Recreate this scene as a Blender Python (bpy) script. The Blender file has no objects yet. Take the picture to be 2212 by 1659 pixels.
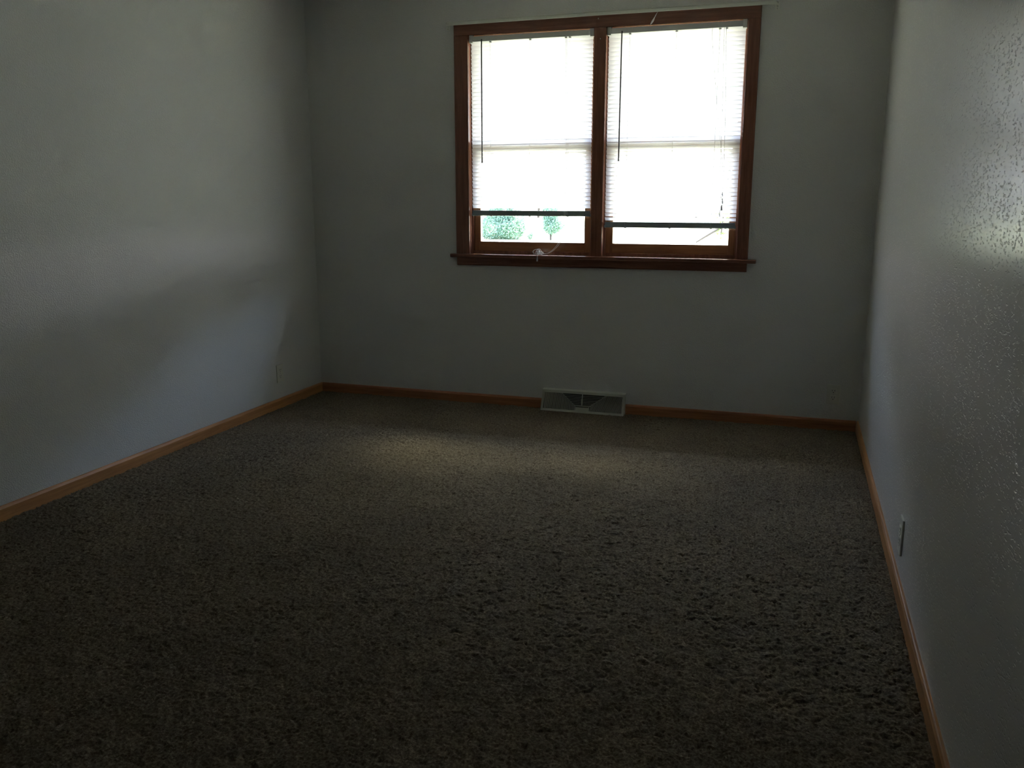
import bpy, bmesh, math, random
import numpy as np
from mathutils import Vector, Matrix

C = bpy.context.scene.collection
scene = bpy.context.scene
R = random.Random(7)

# ------------------------------------------------------------------ camera
F_PX, PITCH, YAW = 1868.64, 0.2123, 0.3138
cd = bpy.data.cameras.new('camera'); cam = bpy.data.objects.new('camera', cd); C.objects.link(cam)
cd.sensor_fit = 'HORIZONTAL'; cd.sensor_width = 36.0; cd.lens = F_PX / 2212 * 36
cd.clip_start = 0.02; cd.clip_end = 800
fw = Vector((-math.sin(YAW) * math.cos(PITCH), math.cos(YAW) * math.cos(PITCH), -math.sin(PITCH)))
rt = Vector((math.cos(YAW), math.sin(YAW), 0)); up = rt.cross(fw)
cam.matrix_world = Matrix(((rt.x, up.x, -fw.x, 0), (rt.y, up.y, -fw.y, 0), (rt.z, up.z, -fw.z, 1.3), (0, 0, 0, 1)))
scene.camera = cam

# ------------------------------------------------------------------ daylight
SKY = 28.0
SUN = 54.0
world = bpy.data.worlds.new('sky'); scene.world = world; world.use_nodes = True
wn = world.node_tree.nodes; wl = world.node_tree.links
bg = wn['Background']; bg.inputs[1].default_value = SKY
tc = wn.new('ShaderNodeTexCoord'); sx = wn.new('ShaderNodeSeparateXYZ'); cr = wn.new('ShaderNodeValToRGB')
wl.new(tc.outputs['Generated'], sx.inputs[0]); wl.new(sx.outputs['Z'], cr.inputs[0]); wl.new(cr.outputs[0], bg.inputs[0])
e = cr.color_ramp.elements
e[0].position = 0.0; e[0].color = (0.72, 0.70, 0.70, 1)
e[1].position = 0.95; e[1].color = (0.38, 0.47, 0.62, 1)
n = e.new(0.10); n.color = (0.70, 0.68, 0.74, 1)
n = e.new(0.35); n.color = (0.50, 0.655, 0.98, 1)
n = e.new(0.75); n.color = (0.55, 0.62, 0.78, 1)
# bright hazy patch of sky in front of the house
GEL, GAZ = math.radians(39), math.radians(9)
dp = wn.new('ShaderNodeVectorMath'); dp.operation = 'DOT_PRODUCT'; dp.inputs[1].default_value = (math.sin(GAZ) * math.cos(GEL), math.cos(GAZ) * math.cos(GEL), math.sin(GEL))
wl.new(tc.outputs['Generated'], dp.inputs[0])
gr = wn.new('ShaderNodeValToRGB'); wl.new(dp.outputs['Value'], gr.inputs[0])
g = gr.color_ramp.elements; g[0].position = 0.965; g[0].color = (0, 0, 0, 1); g[1].position = 0.995; g[1].color = (3.0, 2.75, 1.7, 1); gr.color_ramp.interpolation = 'EASE'
ad = wn.new('ShaderNodeVectorMath'); ad.operation = 'ADD'; wl.new(cr.outputs[0], ad.inputs[0]); wl.new(gr.outputs[0], ad.inputs[1]); wl.new(ad.outputs[0], bg.inputs[0])

sd = bpy.data.lights.new('sun', 'SUN'); sun = bpy.data.objects.new('sun', sd); C.objects.link(sun)
sd.energy = SUN; sd.angle = math.radians(0.6); sd.color = (1.0, 0.95, 0.90)
SEL, SAZ = math.radians(64), math.radians(22)     # high, out in front of the window and to its right
sdir = Vector((math.sin(SAZ) * math.cos(SEL), math.cos(SAZ) * math.cos(SEL), math.sin(SEL)))
sun.rotation_euler = sdir.to_track_quat('Z', 'Y').to_euler(); sun.location = (0, 10, 20)

vs = scene.view_settings
scene.display_settings.display_device = 'sRGB'
vs.view_transform = 'Standard'; vs.look = 'None'; vs.gamma = 1.0; vs.use_curve_mapping = False
vs.exposure = -0.12

# ------------------------------------------------------------------ room numbers (metres)
D = 5.128                     # window wall
XL, XR = -3.04, 0.402         # side walls
YR = -1.1                     # wall behind the viewer
CEIL = 2.62
OX0, OX1, OZ0, OZ1 = -1.937, -0.321, 0.957, 2.242      # window opening between casings
MX0, MX1 = -1.168, -1.098                              # mullion
WT = 0.15                                              # wall thickness

# ------------------------------------------------------------------ helpers
def tag(o, label=None, cat=None, group=None, kind=None):
    if label: o['label'] = label
    if cat: o['category'] = cat
    if group: o['group'] = group
    if kind: o['kind'] = kind
    return o

def empty(name, loc):
    o = bpy.data.objects.new(name, None); C.objects.link(o); o.location = loc
    o.empty_display_size = 0.05
    return o

def obj(name, bm, mat, parent=None, smooth=False, loc=None):
    me = bpy.data.meshes.new(name)
    bmesh.ops.recalc_face_normals(bm, faces=bm.faces)
    if parent is not None:
        bmesh.ops.translate(bm, verts=bm.verts, vec=-Vector(parent['org']))
    bm.to_mesh(me); bm.free()
    me.materials.append(mat)
    if smooth:
        for p in me.polygons: p.use_smooth = True
    o = bpy.data.objects.new(name, me); C.objects.link(o)
    if parent is not None:
        o.parent = parent
        o['org'] = list(parent['org'])
    return o

def root(name, loc):
    o = empty(name, loc); o['org'] = list(loc); return o

def box(bm, x0, x1, y0, y1, z0, z1, bev=0.0):
    m = Matrix.Translation(((x0 + x1) / 2, (y0 + y1) / 2, (z0 + z1) / 2)) @ Matrix.Diagonal((x1 - x0, y1 - y0, z1 - z0, 1))
    r = bmesh.ops.create_cube(bm, size=1, matrix=m)
    if bev > 0:
        es = list({ed for v in r['verts'] for ed in v.link_edges})
        bmesh.ops.bevel(bm, geom=es, offset=bev, segments=2, affect='EDGES', profile=0.6)

def tube(bm, pts, r, seg=8, cap=True, rs=None):
    pts = [Vector(p) for p in pts]; rings = []
    n = None
    for i, p in enumerate(pts):
        a = pts[max(i - 1, 0)]; b = pts[min(i + 1, len(pts) - 1)]
        t = (b - a).normalized()
        if n is None:
            n = t.cross(Vector((0, 0, 1)))
            if n.length < 0.1: n = t.cross(Vector((1, 0, 0)))
            n.normalize()
        n = (n - t * n.dot(t)).normalized(); b2 = t.cross(n)
        rr = rs[i] if rs else r
        rings.append([bm.verts.new(p + (n * math.cos(2 * math.pi * k / seg) + b2 * math.sin(2 * math.pi * k / seg)) * rr) for k in range(seg)])
    for i in range(len(rings) - 1):
        for k in range(seg):
            bm.faces.new((rings[i][k], rings[i][(k + 1) % seg], rings[i + 1][(k + 1) % seg], rings[i + 1][k]))
    if cap:
        bm.faces.new(rings[0]); bm.faces.new(rings[-1])

def prism(bm, prof, x0, x1, axis='X'):
    """profile (a, b) extruded along an axis; X: (y, z)   Y: (x, z)"""
    def P(a, b, t): return (t, a, b) if axis == 'X' else (a, t, b)
    v0 = [bm.verts.new(P(a, b, x0)) for a, b in prof]; v1 = [bm.verts.new(P(a, b, x1)) for a, b in prof]
    n = len(prof)
    for k in range(n): bm.faces.new((v0[k], v0[(k + 1) % n], v1[(k + 1) % n], v1[k]))
    bm.faces.new(v0); bm.faces.new(v1)

def smooth_path(pts, n=6):
    pts = [Vector(p) for p in pts]; out = []
    for i in range(len(pts) - 1):
        p0 = pts[max(i - 1, 0)]; p1 = pts[i]; p2 = pts[i + 1]; p3 = pts[min(i + 2, len(pts) - 1)]
        for k in range(n):
            t = k / n
            out.append(0.5 * ((2 * p1) + (p2 - p0) * t + (2 * p0 - 5 * p1 + 4 * p2 - p3) * t * t + (3 * p1 - p0 - 3 * p2 + p3) * t ** 3))
    out.append(pts[-1]); return out

# ------------------------------------------------------------------ materials
def mat(name, col, rough=0.5, spec=0.5, metal=0.0):
    m = bpy.data.materials.new(name); m.use_nodes = True
    b = m.node_tree.nodes['Principled BSDF']
    b.inputs['Base Color'].default_value = (*col, 1); b.inputs['Roughness'].default_value = rough
    b.inputs['Specular IOR Level'].default_value = spec; b.inputs['Metallic'].default_value = metal
    return m

def nz(m, scale, detail=3, rough=0.55, stretch=None):
    nt = m.node_tree; t = nt.nodes.new('ShaderNodeTexCoord'); mp = nt.nodes.new('ShaderNodeMapping'); no = nt.nodes.new('ShaderNodeTexNoise')
    nt.links.new(t.outputs['Object'], mp.inputs[0]); nt.links.new(mp.outputs[0], no.inputs['Vector'])
    no.inputs['Scale'].default_value = scale; no.inputs['Detail'].default_value = detail; no.inputs['Roughness'].default_value = rough
    if stretch: mp.inputs['Scale'].default_value = stretch
    return no

def ramp(m, src, stops):
    r = m.node_tree.nodes.new('ShaderNodeValToRGB'); m.node_tree.links.new(src, r.inputs[0])
    el = r.color_ramp.elements
    el[0].position, el[0].color = stops[0][0], (*stops[0][1], 1)
    el[1].position, el[1].color = stops[-1][0], (*stops[-1][1], 1)
    for p, c in stops[1:-1]:
        q = el.new(p); q.color = (*c, 1)
    return r

def bump(m, src, strength, dist, prev=None):
    b = m.node_tree.nodes.new('ShaderNodeBump'); b.inputs['Strength'].default_value = strength; b.inputs['Distance'].default_value = dist
    m.node_tree.links.new(src, b.inputs['Height'])
    if prev: m.node_tree.links.new(prev.outputs[0], b.inputs['Normal'])
    m.node_tree.links.new(b.outputs[0], m.node_tree.nodes['Principled BSDF'].inputs['Normal'])
    return b

def paint(name, col, rough, bs, spec=0.5, sc=170):
    m = mat(name, col, rough, spec)
    n1 = nz(m, sc, 2, 0.5); n2 = nz(m, 1.3, 3)
    r1 = ramp(m, n1.outputs[0], [(0.42, (0, 0, 0)), (0.62, (1, 1, 1))])
    bump(m, r1.outputs[0], bs, 0.0016)
    c = ramp(m, n2.outputs[0], [(0.3, tuple(v * 0.95 for v in col)), (0.7, tuple(v * 1.03 for v in col))])
    m.node_tree.links.new(c.outputs[0], m.node_tree.nodes['Principled BSDF'].inputs['Base Color'])
    return m

def wood(name, dark, light, stretch, rough=0.24):
    m = mat(name, light, rough, 0.5)
    n1 = nz(m, 9, 5, 0.6, stretch); n2 = nz(m, 60, 3, 0.6, stretch)
    mx = m.node_tree.nodes.new('ShaderNodeMath'); mx.operation = 'MULTIPLY_ADD'
    m.node_tree.links.new(n2.outputs[0], mx.inputs[0]); mx.inputs[1].default_value = 0.35
    m.node_tree.links.new(n1.outputs[0], mx.inputs[2])
    c = ramp(m, mx.outputs[0], [(0.45, dark), (0.85, light)])
    m.node_tree.links.new(c.outputs[0], m.node_tree.nodes['Principled BSDF'].inputs['Base Color'])
    bump(m, n2.outputs[0], 0.08, 0.0008)
    return m

WALL = (0.68, 0.683, 0.672)
M = {}
M['wall'] = paint('wall_paint', WALL, 0.42, 0.55)
gm = mat('wall_paint_semigloss', (0.74, 0.735, 0.71), 0.235, 0.5)
g1 = nz(gm, 78, 2, 0.5, (1, 0.8, 2.1)); g2 = nz(gm, 9, 2); g3 = nz(gm, 240, 2)
gm1 = gm.node_tree.nodes.new('ShaderNodeMath'); gm1.operation = 'MULTIPLY_ADD'; gm1.inputs[1].default_value = 0.22
gm.node_tree.links.new(g2.outputs[0], gm1.inputs[0]); gm.node_tree.links.new(g1.outputs[0], gm1.inputs[2])
gr1 = ramp(gm, gm1.outputs[0], [(0.40, (0, 0, 0)), (0.51, (1, 1, 1))])          # sparse pits of the orange-peel roller texture
b1 = bump(gm, gr1.outputs[0], 0.85, 0.0016); bump(gm, g3.outputs[0], 0.12, 0.0012, b1)
M['wall_gloss'] = gm
M['ceiling'] = paint('ceiling_paint', (0.80, 0.79, 0.76), 0.8, 0.4)
M['rear_dimmer'] = wood('rear_dimming_wood', (0.09, 0.05, 0.03), (0.16, 0.09, 0.055), (6, 6, 0.35))  # invented dark finish for the unseen rear wall, keeps the foreground dim
M['woodx'] = wood('stained_wood_across', (0.15, 0.060, 0.040), (0.27, 0.125, 0.085), (0.35, 6, 6))
M['woodz'] = wood('stained_wood_upright', (0.15, 0.060, 0.040), (0.27, 0.125, 0.085), (6, 6, 0.35))
M['sashx'] = wood('sash_wood_across', (0.20, 0.085, 0.040), (0.34, 0.165, 0.080), (0.35, 6, 6))
M['sashz'] = wood('sash_wood_upright', (0.20, 0.085, 0.040), (0.34, 0.165, 0.080), (6, 6, 0.35))
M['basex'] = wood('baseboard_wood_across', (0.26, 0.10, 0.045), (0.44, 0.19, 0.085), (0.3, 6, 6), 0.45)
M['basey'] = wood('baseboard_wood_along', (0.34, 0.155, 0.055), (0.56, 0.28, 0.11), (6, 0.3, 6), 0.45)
M['plate'] = mat('ivory_plastic', (0.66, 0.66, 0.60), 0.35)
M['plate_dark'] = mat('socket_slot', (0.03, 0.03, 0.03), 0.6)
M['screw'] = mat('screw_metal', (0.5, 0.5, 0.48), 0.35, metal=0.9)
M['rod'] = mat('white_enamel', (0.74, 0.75, 0.70), 0.35)
M['headrail'] = mat('grey_white_steel', (0.62, 0.62, 0.62), 0.4)
M['botrail'] = mat('bottom_rail_enamel', (0.30, 0.36, 0.40), 0.4)
M['wand'] = mat('smoked_plastic', (0.06, 0.065, 0.07), 0.3)
M['cord'] = mat('white_cord', (0.80, 0.78, 0.78), 0.8)
M['tassel'] = mat('clear_grey_plastic', (0.36, 0.36, 0.38), 0.35)
M['vent'] = mat('register_enamel', (0.52, 0.53, 0.47), 0.4)
M['vent_dark'] = mat('duct_dark', (0.06, 0.06, 0.05), 0.7)
M['ext'] = mat('white_siding', (0.7, 0.7, 0.68), 0.6)
M['soffit'] = mat('soffit_paint', (0.45, 0.45, 0.42), 0.7)
M['bark'] = mat('bark', (0.045, 0.035, 0.028), 0.9)

def translucent(name, col, tcol, fac, rough=0.5):
    m = mat(name, col, rough, 0.4); nt = m.node_tree
    tr = nt.nodes.new('ShaderNodeBsdfTranslucent'); tr.inputs[0].default_value = (*tcol, 1)
    mx = nt.nodes.new('ShaderNodeMixShader'); mx.inputs[0].default_value = fac
    nt.links.new(nt.nodes['Principled BSDF'].outputs[0], mx.inputs[1]); nt.links.new(tr.outputs[0], mx.inputs[2])
    nt.links.new(mx.outputs[0], nt.nodes['Material Output'].inputs[0])
    return m
M['slat'] = translucent('white_vinyl_slat', (0.74, 0.72, 0.75), (0.90, 0.885, 0.92), 0.42, 0.4)

def leafmat(name, c1, c2, fac=0.3):
    m = translucent(name, c1, tuple(v * 1.6 for v in c2), fac, 0.6)
    n1 = nz(m, 1.3, 3); c = ramp(m, n1.outputs[0], [(0.35, c1), (0.65, c2)])
    m.node_tree.links.new(c.outputs[0], m.node_tree.nodes['Principled BSDF'].inputs['Base Color'])
    return m
M['leaf_hazed'] = leafmat('shrub_leaves_hazed', (0.10, 0.175, 0.145), (0.16, 0.26, 0.17), 0.22)  # lens haze put into the leaf colour, paler than the real foliage
M['leaf_tree'] = leafmat('tree_leaves', (0.06, 0.10, 0.025), (0.11, 0.15, 0.05), 0.45)

M['leaf_far'] = leafmat('woodland_leaves', (0.05, 0.08, 0.03), (0.09, 0.12, 0.05), 0.25)
gl = bpy.data.materials.new('window_glass'); gl.use_nodes = True
nt = gl.node_tree; nt.nodes.remove(nt.nodes['Principled BSDF'])
tp = nt.nodes.new('ShaderNodeBsdfTransparent'); tp.inputs[0].default_value = (0.93, 0.95, 0.94, 1)
gs = nt.nodes.new('ShaderNodeBsdfGlossy'); gs.inputs['Roughness'].default_value = 0.02
fr = nt.nodes.new('ShaderNodeFresnel'); fr.inputs[0].default_value = 1.45; mx = nt.nodes.new('ShaderNodeMixShader')
ge = nt.nodes.new('ShaderNodeNewGeometry'); mr = nt.nodes.new('ShaderNodeMapRange')      # same index on both faces of the pane
mr.inputs['To Min'].default_value = 1.45; mr.inputs['To Max'].default_value = 1 / 1.45
nt.links.new(ge.outputs['Backfacing'], mr.inputs['Value']); nt.links.new(mr.outputs[0], fr.inputs[0])
nt.links.new(fr.outputs[0], mx.inputs[0]); nt.links.new(tp.outputs[0], mx.inputs[1]); nt.links.new(gs.outputs[0], mx.inputs[2])
nt.links.new(mx.outputs[0], nt.nodes['Material Output'].inputs[0])
M['glass'] = gl

m = mat('carpet_pile', (0.2, 0.17, 0.13), 0.95, 0.1)
n1 = nz(m, 130, 2, 0.6); n2 = nz(m, 2.2, 3)
c1 = ramp(m, n1.outputs[0], [(0.32, (0.10, 0.078, 0.054)), (0.48, (0.168, 0.138, 0.102)), (0.60, (0.22, 0.188, 0.145)), (0.72, (0.32, 0.28, 0.225))])
c2 = ramp(m, n2.outputs[0], [(0.3, (0.86, 0.86, 0.86)), (0.7, (1.1, 1.08, 1.06))])
mm = m.node_tree.nodes.new('ShaderNodeMix'); mm.data_type = 'RGBA'; mm.blend_type = 'MULTIPLY'; mm.inputs[0].default_value = 1
m.node_tree.links.new(c1.outputs[0], mm.inputs[6]); m.node_tree.links.new(c2.outputs[0], mm.inputs[7])
m.node_tree.links.new(mm.outputs[2], m.node_tree.nodes['Principled BSDF'].inputs['Base Color'])
n3 = nz(m, 260, 3, 0.7); bump(m, n3.outputs[0], 0.9, 0.004)
M['carpet'] = m

m = mat('sunny_lawn', (0.2, 0.26, 0.08), 0.9, 0.1)
n1 = nz(m, 0.6, 4); c1 = ramp(m, n1.outputs[0], [(0.3, (0.33, 0.34, 0.23)), (0.7, (0.42, 0.41, 0.29))])
m.node_tree.links.new(c1.outputs[0], m.node_tree.nodes['Principled BSDF'].inputs['Base Color'])
M['lawn'] = m

# ------------------------------------------------------------------ shell
def struct(name, bm, mt, **k):
    o = obj(name, bm, mt, **k); o['kind'] = 'structure'; return o

bm = bmesh.new()
y0, y1 = D, D + WT
hx0, hx1, hz0, hz1 = OX0 - 0.02, OX1 + 0.02, OZ0 - 0.03, OZ1 + 0.02
box(bm, XL - 0.15, hx0, y0, y1, -0.02, CEIL + 0.1)
box(bm, hx1, XR + 0.15, y0, y1, -0.02, CEIL + 0.1)
box(bm, hx0, hx1, y0, y1, -0.02, hz0)
box(bm, hx0, hx1, y0, y1, hz1, CEIL + 0.1)
struct('wall_back', bm, M['wall'])
bm = bmesh.new(); box(bm, XL - 0.15, XL, YR - 0.15, D, -0.02, CEIL + 0.1); struct('wall_left', bm, M['wall'])
bm = bmesh.new(); box(bm, XR, XR + 0.15, YR - 0.15, D, -0.02, CEIL + 0.1); struct('wall_right', bm, M['wall_gloss'])
bm = bmesh.new(); box(bm, XL, XR, YR - 0.15, YR, -0.02, CEIL + 0.1); struct('wall_rear', bm, M['rear_dimmer'])
bm = bmesh.new(); box(bm, XL, XR, YR, D, CEIL, CEIL + 0.1); struct('ceiling', bm, M['ceiling'])

# carpet: a real pile surface
def vnoise(X, Y, cell, seed):
    rs = np.random.RandomState(seed); g = rs.rand(1400, 1400).astype(np.float32)
    u = (X + 7) / cell; v = (Y + 7) / cell
    iu = np.floor(u).astype(int); iv = np.floor(v).astype(int); fu = u - iu; fv = v - iv
    fu = fu * fu * (3 - 2 * fu); fv = fv * fv * (3 - 2 * fv); iu %= 1399; iv %= 1399
    return (g[iu, iv] * (1 - fu) + g[iu + 1, iv] * fu) * (1 - fv) + (g[iu, iv + 1] * (1 - fu) + g[iu + 1, iv + 1] * fu) * fv

def grid_mesh(name, xs, ys, Z, mt):
    nx, ny = len(xs), len(ys)
    X, Y = np.meshgrid(xs, ys); co = np.stack([X, Y, Z], -1).reshape(-1, 3).astype(np.float32)
    i = np.arange((ny - 1) * (nx - 1)); r, c = i // (nx - 1), i % (nx - 1); a = r * nx + c
    f = np.stack([a, a + 1, a + nx + 1, a + nx], -1).astype(np.int32)
    me = bpy.data.meshes.new(name); me.vertices.add(len(co)); me.vertices.foreach_set('co', co.ravel())
    me.loops.add(f.size); me.loops.foreach_set('vertex_index', f.ravel())
    me.polygons.add(len(f)); me.polygons.foreach_set('loop_start', np.arange(len(f), dtype=np.int32) * 4)
    me.polygons.foreach_set('use_smooth', np.ones(len(f), dtype=bool))
    me.update(calc_edges=True); me.validate(); me.materials.append(mt)
    o = bpy.data.objects.new(name, me); C.objects.link(o); return o

xs = np.arange(XL, XR + 0.003, 0.0045)
ys = [YR]
while ys[-1] < 1.2: ys.append(ys[-1] + 0.03)
while ys[-1] < D: ys.append(ys[-1] + 0.0038 + 0.0006 * (ys[-1] - 1.2))
ys = np.array(ys); ys[-1] = D; xs[-1] = XR
X, Y = np.meshgrid(xs, ys)
wx = X + 0.010 * (vnoise(X, Y, 0.02, 5) - 0.5); wy = Y + 0.010 * (vnoise(X, Y, 0.02, 6) - 0.5)
h1 = vnoise(wx, wy, 0.0125, 1); h2 = vnoise(wx + 3, wy + 1, 0.0085, 2); h3 = vnoise(X, Y, 0.05, 3); h4 = vnoise(X, Y, 0.35, 4)
tuft = 1 - np.abs(2 * (0.6 * h1 + 0.4 * h2) - 1)
Z = -0.012 + 0.0095 * tuft + 0.004 * h2 + 0.003 * h3 + 0.003 * h4
fl = grid_mesh('floor', xs, ys, Z, M['carpet']); fl['kind'] = 'structure'

# baseboards
BH, BT = 0.061, 0.013
def bprof(s):
    return [(0, -0.015), (s * BT, -0.015), (s * BT, BH - 0.012), (s * (BT - 0.004), BH - 0.003), (s * (BT - 0.007), BH), (0, BH)]
bm = bmesh.new(); prism(bm, [(XL + a, b) for a, b in bprof(1)], YR, D, 'Y'); struct('baseboard_left', bm, M['basey'])
bm = bmesh.new(); prism(bm, [(XR + a, b) for a, b in bprof(-1)], YR, D, 'Y'); struct('baseboard_right', bm, M['basey'])
VX0, VX1 = -1.452, -0.930
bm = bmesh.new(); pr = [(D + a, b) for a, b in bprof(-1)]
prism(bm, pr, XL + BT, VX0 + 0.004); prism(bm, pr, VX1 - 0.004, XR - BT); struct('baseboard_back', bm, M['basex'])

# ------------------------------------------------------------------ window frame (structure)
w = root('window_1', (-1.13, D, OZ0)); w['kind'] = 'structure'
w['label'] = 'double window with reddish stained wood casing in the back wall'
CT = 0.018
bm = bmesh.new(); box(bm, -2.025, OX0, D - CT, D, OZ0, OZ1, 0.003); box(bm, OX1, -0.255, D - CT, D, OZ0, OZ1, 0.003)
obj('window_casing', bm, M['woodz'], w)
bm = bmesh.new(); box(bm, -2.025, -0.255, D - CT, D, OZ1, 2.312, 0.003); obj('window_head_casing', bm, M['woodx'], w)
bm = bmesh.new(); box(bm, MX0, MX1, D - CT, D, OZ0, OZ1, 0.003); box(bm, MX0, MX1, D, D + WT, OZ0 - 0.01, OZ1)
obj('window_mullion', bm, M['woodz'], w)
bm = bmesh.new(); box(bm, -2.058, -0.208, D - 0.046, D - 0.0001, 0.935, OZ0, 0.005); box(bm, OX0, OX1, D - 0.001, D + 0.035, 0.935, OZ0)
obj('window_stool', bm, M['woodx'], w)
bm = bmesh.new(); prism(bm, [(D, 0.885), (D - 0.012, 0.885), (D - 0.018, 0.893), (D - 0.018, 0.935), (D, 0.935)], -2.022, -0.258)
obj('window_apron', bm, M['woodx'], w)
bm = bmesh.new()
for a, b in ((OX0 - 0.02, OX0), (OX1, OX1 + 0.02)): box(bm, a, b, D, D + WT, OZ0 - 0.02, OZ1 + 0.02)
obj('window_jamb', bm, M['woodz'], w)
bm = bmesh.new(); box(bm, OX0, OX1, D, D + WT, OZ1, OZ1 + 0.02); obj('window_head_jamb', bm, M['woodx'], w)
bm = bmesh.new(); prism(bm, [(D + 0.035, 0.935), (D + 0.035, OZ0 + 0.014), (D + 0.072, OZ0 + 0.012), (D + WT + 0.04, OZ0 - 0.004), (D + WT + 0.04, OZ0 - 0.03), (D + 0.035, OZ0 - 0.04)], OX0, OX1)
obj('window_outer_sill', bm, M['ext'], w)
bm = bmesh.new()
for a, b in ((OX0, MX0), (MX1, OX1)):       # inner stops around each sash
    box(bm, a, a + 0.011, D + 0.032, D + 0.045, OZ0, OZ1, 0.002); box(bm, b - 0.011, b, D + 0.032, D + 0.045, OZ0, OZ1, 0.002)
    box(bm, a + 0.011, b - 0.011, D + 0.032, D + 0.045, OZ0, OZ0 + 0.018, 0.002)
    box(bm, a, a + 0.012, D + 0.115, D + 0.127, OZ0, OZ1); box(bm, b - 0.012, b, D + 0.115, D + 0.127, OZ0, OZ1)
obj('window_stop', bm, M['woodz'], w)
def sash(a, b, z0, z1, y0, y1, rb, rtop, st):
    bm = bmesh.new(); box(bm, a + 0.001, a + st + 0.002, y0, y1, z0, z1, 0.002); box(bm, b - st - 0.002, b - 0.001, y0, y1, z0, z1, 0.002)
    s = obj('sash', bm, M['sashz'], w)
    bm = bmesh.new(); box(bm, a + st, b - st, y0, y1, z0, z0 + rb, 0.002); box(bm, a + st, b - st, y0, y1, z1 - rtop, z1, 0.002)
    obj('sash_rail', bm, M['sashx'], s)
    ym = (y0 + y1) / 2 + 0.008
    bm = bmesh.new(); box(bm, a + st - 0.005, b - st + 0.005, ym - 0.0015, ym + 0.0015, z0 + rb - 0.005, z1 - rtop + 0.005); obj('pane', bm, M['glass'], s)
for a, b in ((OX0, MX0), (MX1, OX1)):
    sash(a, b, 0.972, 1.634, D + 0.046, D + 0.080, 0.059, 0.060, 0.050)
    sash(a, b, 1.582, OZ1, D + 0.083, D + 0.114, 0.040, 0.045, 0.036)

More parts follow.
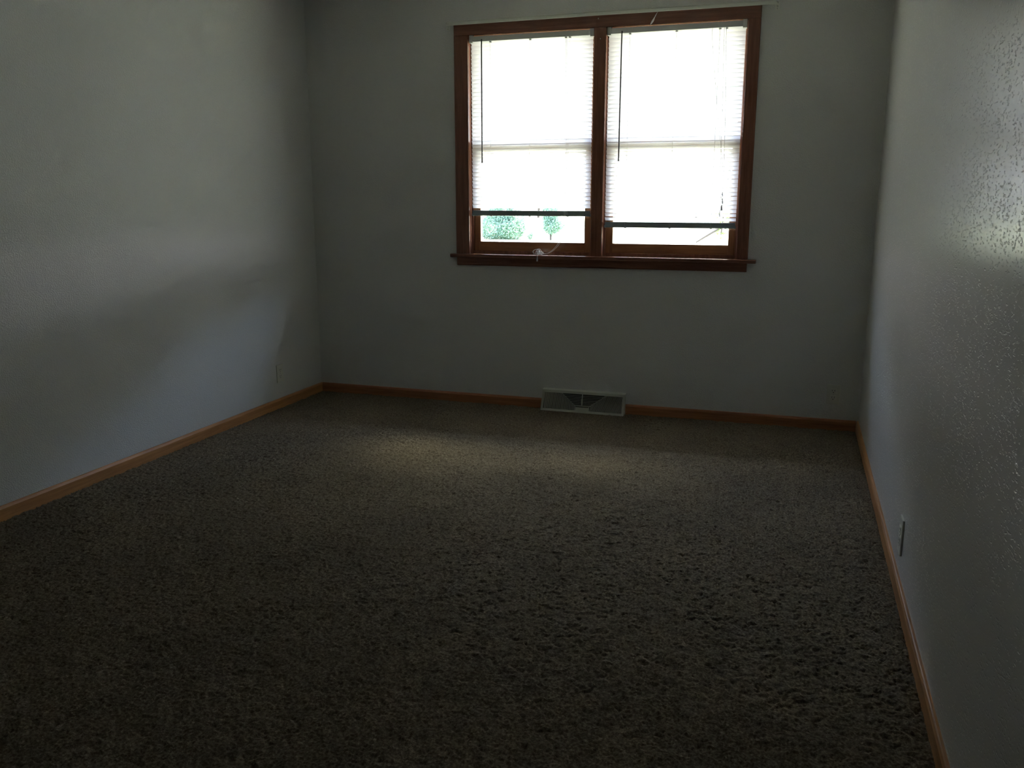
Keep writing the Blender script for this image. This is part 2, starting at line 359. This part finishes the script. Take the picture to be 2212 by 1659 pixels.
# ------------------------------------------------------------------ mini blinds
def blind(x0, x1, zb, label, wx, cords_x, ladders, seed, lift):
    rr = random.Random(seed)
    t = root('mini_blind', ((x0 + x1) / 2, D + 0.008, zb))
    tag(t, label, 'window blind')
    yc = D + 0.008
    bm = bmesh.new(); box(bm, x0 + 0.018, x1 - 0.018, yc - 0.0155, yc + 0.013, 2.205, 2.236, 0.002)
    hr = obj('headrail', bm, M['headrail'], t)
    for s0 in (x0, x1 - 0.022):
        bm = bmesh.new(); box(bm, s0, s0 + 0.022, yc - 0.017, yc + 0.015, 2.198, 2.2415, 0.002); obj('bracket', bm, M['headrail'], hr)
    # slats
    bm = bmesh.new(); pitch = 0.0237; W = 0.0265; z = 2.196; sl0, sl1 = x0 + 0.007, x1 - 0.006; idx = 0
    while z > zb + 0.040:
        th = math.radians(57.5 + rr.uniform(-0.9, 0.9)); dz = rr.uniform(-0.0004, 0.0004); sk = rr.uniform(-0.0008, 0.0008)
        rem = (z - zb) / pitch
        if lift and rem < 3.3: th = math.radians(44)
        n = 5; rows = []
        for ix, xx in enumerate((sl0, (2 * sl0 + sl1) / 3, (sl0 + 2 * sl1) / 3, sl1)):
            wob = rr.uniform(-0.0009, 0.0009) if 0 < ix < 3 else sk * (1 if ix else -1)
            row = []
            for k in range(n):
                s = (k / (n - 1) - 0.5) * W
                crown = 0.0016 * (1 - (2 * k / (n - 1) - 1) ** 2)
                yy = yc + s * math.cos(th) - crown * math.sin(th) * -1
                zz = z + dz + wob - s * math.sin(th) + crown * math.cos(th)
                row.append(bm.verts.new((xx, yy, zz)))
            rows.append(row)
        for i in range(3):
            for k in range(n - 1):
                bm.faces.new((rows[i][k], rows[i][k + 1], rows[i + 1][k + 1], rows[i + 1][k]))
        z -= pitch; idx += 1
    so = obj('slats', bm, M['slat'], t, smooth=True)
    # piled slats and bottom rail
    bm = bmesh.new(); rl0, rl1 = x0 + 0.008, x1 - 0.008
    for k in range(8):
        a = rr.uniform(-0.0015, 0.0015)
        box(bm, rl0 + rr.uniform(0, 0.003), rl1 - rr.uniform(0, 0.003), yc - 0.0125 + a, yc + 0.0125 + a, zb + 0.0112 + k * 0.0026, zb + 0.0137 + k * 0.0026)
    obj('piled_slats', bm, M['botrail'], t)
    bm = bmesh.new(); box(bm, rl0, rl1, yc - 0.013, yc + 0.013, zb, zb + 0.011, 0.003)
    br = obj('bottom_rail', bm, M['botrail'], t)
    for s0 in (rl0 - 0.003, rl1 - 0.006):
        bm = bmesh.new(); box(bm, s0, s0 + 0.009, yc - 0.0145, yc + 0.0145, zb - 0.001, zb + 0.014, 0.002); obj('end_cap', bm, M['botrail'], br)
    bm = bmesh.new()                        # drooping loops of ladder string under the rail
    for lx in ladders:
        tube(bm, [(lx, yc - 0.0135, 2.209), (lx, yc - 0.0138, zb + 0.01)], 0.0006, 5); tube(bm, [(lx + 0.001, yc + 0.0135, 2.209), (lx + 0.001, yc + 0.0138, zb + 0.01)], 0.0006, 5)
        tube(bm, [(lx, yc, 2.209), (lx, yc, zb)], 0.0005, 5)
        box(bm, lx - 0.006, lx + 0.006, yc - 0.006, yc + 0.006, zb - 0.004, zb, 0.001)
    obj('ladder_string', bm, M['cord'], t)
    for lx in ladders + [cords_x[0]]:
        bm = bmesh.new(); box(bm, lx - 0.006, lx + 0.006, yc - 0.009, yc + 0.009, 2.198, 2.206, 0.001)
        obj('cord_guide', bm, M['tassel'], hr)
    # tilt wand
    wd = bmesh.new(); tube(wd, [(wx, yc - 0.019, 2.186), (wx - 0.001, yc - 0.019, 1.512)], 0.0040, 6)
    tube(wd, [(wx - 0.001, yc - 0.019, 1.514), (wx - 0.001, yc - 0.019, 1.506)], 0.0046, 8)
    wo = obj('tilt_wand', wd, M['wand'], t)
    bm = bmesh.new(); tube(bm, [(wx, yc - 0.013, 2.216), (wx, yc - 0.018, 2.205), (wx, yc - 0.019, 2.180)], 0.0042, 8)
    obj('wand_hook', bm, M['wand'], wo)
    return t, yc

t1, yc = blind(-1.930, -1.172, 1.190, 'white mini blind of the left window, pulled up higher, its cord tied at the sill', -1.851, [-1.338, -1.330], [-1.800, -1.553, -1.315], 3, False)
t2, yc = blind(-1.094, -0.327, 1.127, 'white mini blind of the right window, hanging lower, short cords with tassels', -1.010, [-0.434, -0.446], [-0.965, -0.705, -0.470], 11, True)

# left cord: down the blind, swings over the gap, tied in a bow that rests on the stool
bm = bmesh.new(); yf = yc - 0.018
for k, off in enumerate((0.0, 0.006)):
    pts = [(-1.338 + off, yc - 0.012, 2.206), (-1.335 + off, yf, 2.15), (-1.327 + off, yf, 1.70), (-1.330 + off, yf, 1.30), (-1.338 + off, yf - 0.004, 1.12),
           (-1.358 + off * 1.6, yf - 0.008, 1.045), (-1.388 + off * 1.5, yf - 0.013, 1.000), (-1.425 + off, yf - 0.016, 0.972), (-1.462, yf - 0.016, 0.965 + k * 0.003), (-1.482, yf - 0.016, 0.972)]
    tube(bm, smooth_path(pts, 8), 0.0009, 6)
rr = random.Random(21)
for k, (a, b, tlt) in enumerate(((0.022, 0.013, 0.3), (0.013, 0.015, 1.0), (0.020, 0.009, -0.5), (0.015, 0.006, 0.1), (0.017, 0.011, 0.8), (0.012, 0.007, -1.0))):
    cx = -1.484 + (-0.016, 0.001, 0.008, 0.012, -0.006, 0.002)[k]; cz = 0.962 + (0.016, 0.017, 0.009, 0.007, 0.010, 0.006)[k]
    lp = [(cx + a * math.cos(q) * math.cos(tlt * 0.5) - b * math.sin(q) * math.sin(tlt * 0.5), yf - 0.016 + 0.007 * math.sin(q + k), max(cz + b * math.sin(q) + a * math.cos(q) * math.sin(tlt * 0.3), 0.9582)) for q in [2 * math.pi * i / 22 for i in range(23)]]
    tube(bm, lp, 0.0009, 6)
tube(bm, smooth_path([(-1.520, yf - 0.014, 0.9585), (-1.50, yf - 0.018, 0.9585), (-1.482, yf - 0.018, 0.966), (-1.462, yf - 0.016, 0.9585), (-1.435, yf - 0.014, 0.9585), (-1.428, yf - 0.012, 0.9585)], 6), 0.0009, 6)
tube(bm, smooth_path([(-1.480, yf - 0.018, 0.978), (-1.482, yf - 0.026, 0.966), (-1.485, D - 0.048, 0.957), (-1.486, D - 0.052, 0.945)], 6), 0.0011, 6)
pc = obj('pull_cord', bm, M['cord'], t1); pc['label'] = 'white cord tied in a bow resting on the sill'
bm = bmesh.new(); tube(bm, [(-1.4860, D - 0.052, 0.949), (-1.4862, D - 0.052, 0.944), (-1.487, D - 0.0525, 0.930), (-1.4875, D - 0.0525, 0.922)], 0.004, 8, rs=[0.0018, 0.0032, 0.0048, 0.0056])
obj('tassel', bm, M['tassel'], pc)
bm = bmesh.new(); box(bm, -1.4870, -1.4800, yf - 0.024, yf - 0.016, 0.962, 0.976, 0.002); box(bm, -1.4845, -1.4790, yf - 0.020, yf - 0.014, 0.976, 0.986, 0.002)
obj('cord_knot', bm, M['rod'], pc)
# right cords: hang from the headrail and end in a clutch of tassels against the blind
bm = bmesh.new(); yf = yc - 0.019
for k, (a, b, zt) in enumerate(((-0.434, -0.412, 1.345), (-0.446, -0.432, 1.30), (-0.508, -0.418, 1.27))):
    tube(bm, smooth_path([(a, yc - 0.012, 2.206), (a, yf, 2.14), ((a + b) / 2 + 0.004, yf, 1.75), (b, yf, 1.45), (b + 0.004, yf, zt)], 6), 0.0009, 6)
tube(bm, smooth_path([(-0.412, yf, 1.33), (-0.420, yf - 0.003, 1.30), (-0.409, yf, 1.275), (-0.417, yf - 0.003, 1.25), (-0.421, yf, 1.225), (-0.427, yf, 1.205)], 6), 0.0016, 6)
pc2 = obj('pull_cord', bm, M['cord'], t2)
for (a, zt, s) in ((-0.413, 1.334, 0.8), (-0.411, 1.296, 0.9), (-0.414, 1.258, 1.5), (-0.424, 1.222, 0.7)):
    bm = bmesh.new(); tube(bm, [(a, yf - 0.004, zt), (a, yf - 0.004, zt - 0.006), (a + 0.0015, yf - 0.004, zt - 0.024), (a + 0.001, yf - 0.004, zt - 0.030)], 0.004, 8, rs=[0.001, 0.0022 * s, 0.0038 * s, 0.0030 * s])
    obj('tassel', bm, M['tassel'], pc2)

# ------------------------------------------------------------------ curtain rod
t = root('curtain_rod', (-1.13, D, 2.30)); tag(t, 'thin white flat curtain rod mounted above the window casing', 'curtain rod')
bm = bmesh.new(); yr = D - 0.052
path = smooth_path([(-2.066, D - 0.003, 2.302), (-2.066, D - 0.030, 2.303), (-2.052, D - 0.049, 2.304), (-2.020, yr, 2.306)], 5) + [(-1.13, yr - 0.001, 2.309), ] + smooth_path([(-0.235, yr, 2.308), (-0.190, D - 0.049, 2.306), (-0.176, D - 0.030, 2.304), (-0.176, D - 0.003, 2.303)], 5)
hw, ht = 0.0105, 0.0016
rings = []
path = [Vector(p) for p in path]
for i, p in enumerate(path):
    tv = (path[min(i + 1, len(path) - 1)] - path[max(i - 1, 0)]).normalized(); nn = Vector((tv.y, -tv.x, 0)).normalized()
    prof = [(-hw, 0.004), (-hw, -0.001), (-hw + 0.002, -0.003), (hw - 0.002, -0.003), (hw, -0.001), (hw, 0.004), (hw - 0.0015, 0.004), (hw - 0.0022, -0.001), (-hw + 0.0022, -0.001), (-hw + 0.0015, 0.004)]
    rings.append([bm.verts.new(p + Vector((0, 0, 1)) * a - nn * b * -1) for a, b in prof])
for i in range(len(rings) - 1):
    for k in range(10): bm.faces.new((rings[i][k], rings[i][(k + 1) % 10], rings[i + 1][(k + 1) % 10], rings[i + 1][k]))
bm.faces.new(rings[0]); bm.faces.new(rings[-1])
obj('rod', bm, M['rod'], t)
for x in (-2.066, -0.176):
    bm = bmesh.new(); box(bm, x - 0.011, x + 0.011, D - 0.003, D, 2.278, 2.318, 0.001); box(bm, x - 0.003, x + 0.003, D - 0.034, D - 0.002, 2.294, 2.308, 0.001)
    b = obj('bracket', bm, M['rod'], t)
    bm = bmesh.new(); tube(bm, [(x, D - 0.003, 2.285), (x, D - 0.006, 2.285)], 0.003, 8); obj('screw', bm, M['screw'], b)

# cobweb and two small flecks on the casing
bm = bmesh.new()
w0, w1 = Vector((-0.806, D - 0.052, 2.298)), Vector((-0.850, D - 0.020, 2.238))
for k in range(5):
    o = Vector((0.0035 * math.sin(k * 2.1), 0.001 * k, 0.002 * math.cos(k)))
    tube(bm, smooth_path([w0, w0.lerp(w1, 0.4) + o * 0.6, w0.lerp(w1, 0.72) + o * 1.3, w1], 5), 0.0010, 5, rs=[0.0004 + 0.0013 * math.sin(math.pi * min(1, max(0, (i / 15 - 0.35) * 1.5))) for i in range(16)])
tag(obj('cobweb', bm, M['cord']), 'dusty grey cobweb strand hanging from the curtain rod over the right window', 'cobweb')
for x, z, lab in ((-1.145, 2.291, 'tiny white nail in the head casing just under the curtain rod'), (-1.131, 2.183, 'tiny white nail in the mullion between the two blinds')):
    bm = bmesh.new(); tube(bm, [(x, D - CT + 0.001, z), (x, D - CT - 0.003, z - 0.001), (x + 0.001, D - CT - 0.005, z - 0.006)], 0.0022, 6)
    tag(obj('nail', bm, M['rod']), lab, 'nail')

# ------------------------------------------------------------------ floor register
t = root('floor_register', ((VX0 + VX1) / 2, D, 0.0)); tag(t, 'grey metal baseboard heating register with sunburst grille under the window', 'vent')
zt, zb_, yt, yb = 0.122, 0.002, D - 0.030, D - 0.078           # sloping face, deeper at the carpet
def fp(u, v, d=0.0):                                           # point on the face: u along x, v up the slope
    y = yb + (yt - yb) * v; z = zb_ + (zt - zb_) * v
    nrm = Vector((0, -(zt - zb_), (yt - yb))).normalized() * -1
    nrm = Vector((0, -(zt - zb_), (yt - yb))).normalized()
    return Vector((VX0 + (VX1 - VX0) * u, y, z)) + nrm * d
def fbar(bm, a, b, wd, d0, d1):
    a3, b3 = fp(*a), fp(*b); tv = (b3 - a3).normalized(); nrm = (fp(0, 0, 1) - fp(0, 0, 0)); sv = tv.cross(nrm).normalized() * wd / 2
    vs = []
    for d in (d0, d1):
        for p in (a3 - sv, b3 - sv, b3 + sv, a3 + sv): vs.append(bm.verts.new(p + nrm * d))
    for q in ((0, 1, 2, 3), (4, 5, 6, 7), (0, 1, 5, 4), (1, 2, 6, 5), (2, 3, 7, 6), (3, 0, 4, 7)): bm.faces.new([vs[i] for i in q])
bm = bmesh.new()
fbar(bm, (0, 0.055), (1, 0.055), 0.014, -0.004, 0.001); fbar(bm, (0, 0.95), (1, 0.95), 0.012, -0.004, 0.001)
fbar(bm, (0.013, 0), (0.013, 1), 0.014, -0.004, 0.001); fbar(bm, (0.987, 0), (0.987, 1), 0.014, -0.004, 0.001)
prism(bm, [(yt - 0.001, zt - 0.001), (yt - 0.001, zt + 0.003), (D, zt + 0.008), (D, zt + 0.004)], VX0, VX1)
for x0 in (VX0, VX1 - 0.0015):
    prism(bm, [(yb, zb_), (yt, zt), (D, zt + 0.004), (D, zb_)], x0, x0 + 0.0015)
obj('register_frame', bm, M['vent'], t)
bm = bmesh.new(); fbar(bm, (0.01, 0.5), (0.99, 0.5), 0.118, -0.020, -0.018); obj('damper', bm, M['vent_dark'], t)
bm = bmesh.new()
fbar(bm, (0.415, 0.09), (0.415, 0.32), 0.003, -0.004, 0.001); fbar(bm, (0.585, 0.09), (0.585, 0.32), 0.003, -0.004, 0.001)
fbar(bm, (0.41, 0.33), (0.59, 0.33), 0.004, -0.004, 0.001)
fbar(bm, (0.415, 0.33), (0.24, 0.92), 0.003, -0.004, 0.0008); fbar(bm, (0.585, 0.33), (0.79, 0.92), 0.003, -0.004, 0.0008)
fbar(bm, (0.42, 0.19), (0.58, 0.19), 0.022, -0.006, -0.004)
obj('sunburst_divider', bm, M['vent'], t)
bm = bmesh.new()
nf = 27
for side in (0, 1):
    for k in range(nf):                 # upright fins of the two wings, stopping at the slanting divider
        u = 0.03 + (0.41 - 0.03) * k / nf
        vt = 0.92 if u < 0.24 else 0.92 - (u - 0.24) / 0.175 * 0.59
        a, b = (u + 0.010, 0.09), (u, vt)
        if side: a, b = (1 - a[0], a[1]), (1 - b[0], b[1])
        fbar(bm, a, b, 0.0016, -0.014, -0.001)
for k in range(7):                      # centre fan of flat fins
    v = 0.39 + 0.53 * k / 7
    f = (v - 0.33) / 0.59
    fbar(bm, (0.415 - 0.175 * f, v), (0.5, v - 0.02), 0.0018, -0.014, -0.001); fbar(bm, (0.5, v - 0.02), (0.585 + 0.205 * f, v), 0.0018, -0.014, -0.001)
obj('grille_fins', bm, M['vent'], t)
bm = bmesh.new(); fbar(bm, (0.492, 0.93), (0.497, 0.34), 0.004, -0.003, 0.002); fbar(bm, (0.494, 0.66), (0.497, 0.40), 0.007, 0.001, 0.005)
obj('damper_lever', bm, M['vent'], t)

# ------------------------------------------------------------------ sockets
def outlet(org, ax, nrm, label, wd=0.070, ht=0.112, th=0.006):
    t = root('wall_outlet', org); tag(t, label, 'outlet')
    ax = Vector(ax); nrm = Vector(nrm); o = Vector(org)
    def bx(bm, u0, u1, z0, z1, d0, d1, bev=0.0015):
        a = o + ax * u0 + nrm * d0 + Vector((0, 0, z0)); b = o + ax * u1 + nrm * d1 + Vector((0, 0, z1))
        box(bm, min(a.x, b.x), max(a.x, b.x), min(a.y, b.y), max(a.y, b.y), min(a.z, b.z), max(a.z, b.z), bev)
    bm = bmesh.new(); bx(bm, -wd / 2, wd / 2, 0, ht, 0, th, 0.0025); obj('cover_plate', bm, M['plate'], t)
    for zc in (ht / 2 - 0.0195, ht / 2 + 0.0195):
        bm = bmesh.new(); bx(bm, -0.0165, 0.0165, zc - 0.014, zc + 0.014, th - 0.001, th + 0.0015, 0.001)
        s = obj('receptacle', bm, M['plate'], t)
        bm = bmesh.new()
        for u in (-0.0065, 0.0065): bx(bm, u - 0.0012, u + 0.0012, zc - 0.001, zc + 0.008, th + 0.0012, th + 0.0018, 0)
        bx(bm, -0.0025, 0.0025, zc - 0.010, zc - 0.0055, th + 0.0012, th + 0.0018, 0)
        obj('slot', bm, M['plate_dark'], s)
    bm = bmesh.new(); a = o + nrm * th + Vector((0, 0, ht / 2)); tube(bm, [a - nrm * 0.001, a + nrm * 0.0012], 0.003, 8); obj('screw', bm, M['screw'], t)
outlet((0.257, D, 0.150), (1, 0, 0), (0, -1, 0), 'ivory wall outlet on the back wall near the right corner')
outlet((XL, 4.625, 0.163), (0, 1, 0), (1, 0, 0), 'ivory wall outlet on the left wall near the far corner')
outlet((XR, 3.000, 0.130), (0, 1, 0), (-1, 0, 0), 'ivory wall outlet on the right wall, seen edge on', th=0.007, ht=0.125)

# ------------------------------------------------------------------ outside
bm = bmesh.new(); box(bm, XL - 3, XR + 3, D + WT, D + WT + 0.90, 2.56, 2.66); struct('trim_1', bm, M['soffit'])      # eave over the window
bm = bmesh.new(); box(bm, XL - 3, XR + 3, YR - 0.4, D + WT + 0.93, 2.73, 2.88); struct('roof', bm, M['soffit'])
bm = bmesh.new(); box(bm, XL - 3, XL - 0.15, D + 0.1, D + WT, -0.45, 2.60); box(bm, XR + 0.15, XR + 3, D + 0.1, D + WT, -0.45, 2.60); box(bm, XL - 0.15, XR + 0.15, D + 0.1, D + WT - 0.001, -0.45, -0.021)
struct('wall_outside', bm, M['ext'])
xs = np.linspace(-160, 160, 81); ys = np.linspace(D + WT, 260, 90); X, Y = np.meshgrid(xs, ys)
Zl = -0.47 + 0.10 * (vnoise(X / 40, Y / 40, 0.1, 9) - 0.5)
g = grid_mesh('lawn', xs, ys, Zl, M['lawn']); tag(g, 'sunlit pale lawn seen below the blinds', 'lawn', kind='structure')

def leaves(bm, blobs, n, size, rr, shell=0.55):
    tot = sum(b[3] * b[4] * b[5] for b in blobs)
    for (cx, cy, cz, ax, ay, az) in blobs:
        for _ in range(int(n * ax * ay * az / tot)):
            while True:
                v = Vector((rr.uniform(-1, 1), rr.uniform(-1, 1), rr.uniform(-1, 1)))
                if 0.05 < v.length < 1: break
            v = v.normalized() * (shell + (1 - shell) * rr.random() ** 0.5) * rr.uniform(0.85, 1.12)
            p = Vector((cx + v.x * ax, cy + v.y * ay, cz + v.z * az))
            q = Vector((rr.gauss(0, 1), rr.gauss(0, 1), rr.gauss(0, 1))).normalized(); s = size * rr.uniform(0.6, 1.3)
            u = q.orthogonal().normalized(); w_ = q.cross(u)
            mid = (u * s * 0.5)
            vv = [bm.verts.new(p), bm.verts.new(p + mid + w_ * s * 0.28), bm.verts.new(p + u * s * 1.1), bm.verts.new(p + mid - w_ * s * 0.28)]
            bm.faces.new(vv)

def shrub(name, x, y, blobs, n, size, label, cat, trunk, mt, seed, group=None):
    rr = random.Random(seed); zg = -0.47
    t = root(name, (x, y, zg)); tag(t, label, cat, group)
    extra = [b for b in blobs if len(b) > 6]; blobs = [b for b in blobs if len(b) == 6]
    bm = bmesh.new()
    for a in trunk: tube(bm, smooth_path([(x + p[0], y + p[1], zg + p[2]) for p in a[0]], 5), 0, 7, rs=None if False else list(np.linspace(a[1], a[2], 5 * (len(a[0]) - 1) + 1)))
    obj('trunk', bm, M['bark'], t)
    bm = bmesh.new(); leaves(bm, [(x + b[0], y + b[1], zg + b[2], b[3], b[4], b[5]) for b in blobs], n, size, rr)
    for b in extra: leaves(bm, [(x + b[0], y + b[1], zg + b[2], b[3], b[4], b[5])], b[6], size * b[7], rr, 0.1)
    f = obj('foliage', bm, mt, t); return t

shrub('shrub', -11.9, 36, [(-0.5, 0, 0.5, 1.0, .9, .55), (0.2, 0, 0.45, .62, .8, .5), (-0.25, 0, 1.15, .62, .6, .55), (-0.45, 0, 1.75, .5, .5, .6), (0.45, .1, .75, .34, .4, .5), (-.7, 0, 2.5, .7, .6, .7), (0.2, 0, 2.4, .5, .5, .6)], 21000, 0.08,
      'wide blue-green shrub on the lawn behind the left window', 'shrub', [(((0, 0, 0), (0.1, 0, 1.2), (0.0, 0, 2.4)), .06, .03), (((0, 0, 0), (-.5, 0, 1.0), (-.7, 0, 2.4)), .05, .02)], M['leaf_hazed'], 4)
shrub('shrub', -9.95, 36, [(0, 0, 1.3, .33, .4, .8), (0.06, 0, .62, .42, .4, .42), (0.28, 0, .62, .30, .3, .25), (-.18, 0, 1.0, .22, .3, .3), (0.05, 0, 2.3, .3, .3, .8)], 8500, 0.075,
      'narrow upright green shrub with haze-paled leaves to the right of the wide shrub outside', 'shrub', [(((0, 0, 0), (0.02, 0, 1.2), (0.02, 0, 2.6)), .05, .02)], M['leaf_hazed'], 5)
shrub('shrub', -10.87, 36, [(0, 0, .14, .12, .12, .13), (.1, 0, .24, .08, .08, .08)], 600, 0.045,
      'tiny seedling shrub between the two taller shrubs outside', 'shrub', [(((0, 0, 0), (0, 0, .1), (0.03, 0, .2)), .01, .006)], M['leaf_hazed'], 6)
shrub('tree', 0.4, 14.0, [(0, 0, 6.2, 2.6, 2.0, 2.0), (-1.6, 0, 5.0, 1.5, 1.3, 1.1), (1.8, .4, 5.2, 1.7, 1.4, 1.4), (.2, 0, 8.2, 1.7, 1.5, 1.2), (-1.52, 0, 1.27, .11, .15, .10, 60, .35), (-1.47, 0, 1.5, .16, .2, .2, 90, .4), (-1.40, 0, 1.8, .24, .3, .3, 130, .5), (-1.2, 0, 2.6, .5, .6, .6)], 9000, 0.16,
      'leafy tree whose drooping green branch shows at the right edge of the right window', 'tree',
      [(((0, 0, 0), (0.05, 0, 2.2), (0, 0, 4.6), (.1, 0, 7.5)), .16, .05), (((0, 0, 3.6), (-.8, 0, 3.3), (-1.35, 0, 2.7), (-1.52, 0, 1.2)), .05, .010), (((0, 0, 2.3), (-1.0, 0, 1.62), (-1.6, 0, 1.27), (-1.9, 0, 1.08)), .035, .012), (((0, 0, 4), (-.9, 0, 4.8), (-1.8, 0, 5.3)), .07, .02), (((0, 0, 4), (.9, .2, 4.8), (1.9, .4, 5.5)), .07, .02)], M['leaf_tree'], 8)

# belt of tall trees beyond the lawn
rr = random.Random(31); bm = bmesh.new(); bt = bmesh.new()
az = -34.0
while az < 84:
    a = math.radians(az); dist = rr.uniform(62, 74); x = -1.2 + dist * math.sin(a); y = 5 + dist * math.cos(a)
    top = dist * math.tan(math.radians(rr.uniform(18, 22) if az < 47 else rr.uniform(16, 19))); cz = (7 + top) / 2
    blobs = [(x + rr.uniform(-3, 3), y + rr.uniform(-3, 3), cz + rr.uniform(-.1, .1) * (top - 7), rr.uniform(4.0, 5.5), 4, (top - 7) * rr.uniform(.34, .46)) for _ in range(4)]
    leaves(bm, blobs, 1700, 1.4, rr, 0.3)
    tube(bt, [(x, y, -0.5), (x + .3, y, 5), (x, y, cz)], 0, 6, rs=[.12, .11, .09])
    az += rr.uniform(4.5, 6.0)
wd = obj('woodland', bm, M['leaf_far']); tag(wd, 'far belt of tall trees beyond the sunlit lawn, seen only through the blinds', 'trees', kind='stuff')
tk = obj('trunks', bt, M['bark']); tk.parent = wd; tk['kind'] = 'stuff'

# portals: only tell the renderer where the daylight comes in, they give no light
for a, b in ((OX0, MX0), (MX1, OX1)):
    ld = bpy.data.lights.new('window_daylight', 'AREA'); ld.shape = 'RECTANGLE'; ld.size = b - a; ld.size_y = OZ1 - OZ0
    ld.cycles.is_portal = True
    lo = bpy.data.objects.new('window_daylight', ld); C.objects.link(lo)
    lo.location = ((a + b) / 2, D + WT + 0.01, (OZ0 + OZ1) / 2); lo.rotation_euler = (math.radians(-90), 0, 0)

for o in bpy.data.objects:
    if 'org' in o: del o['org']
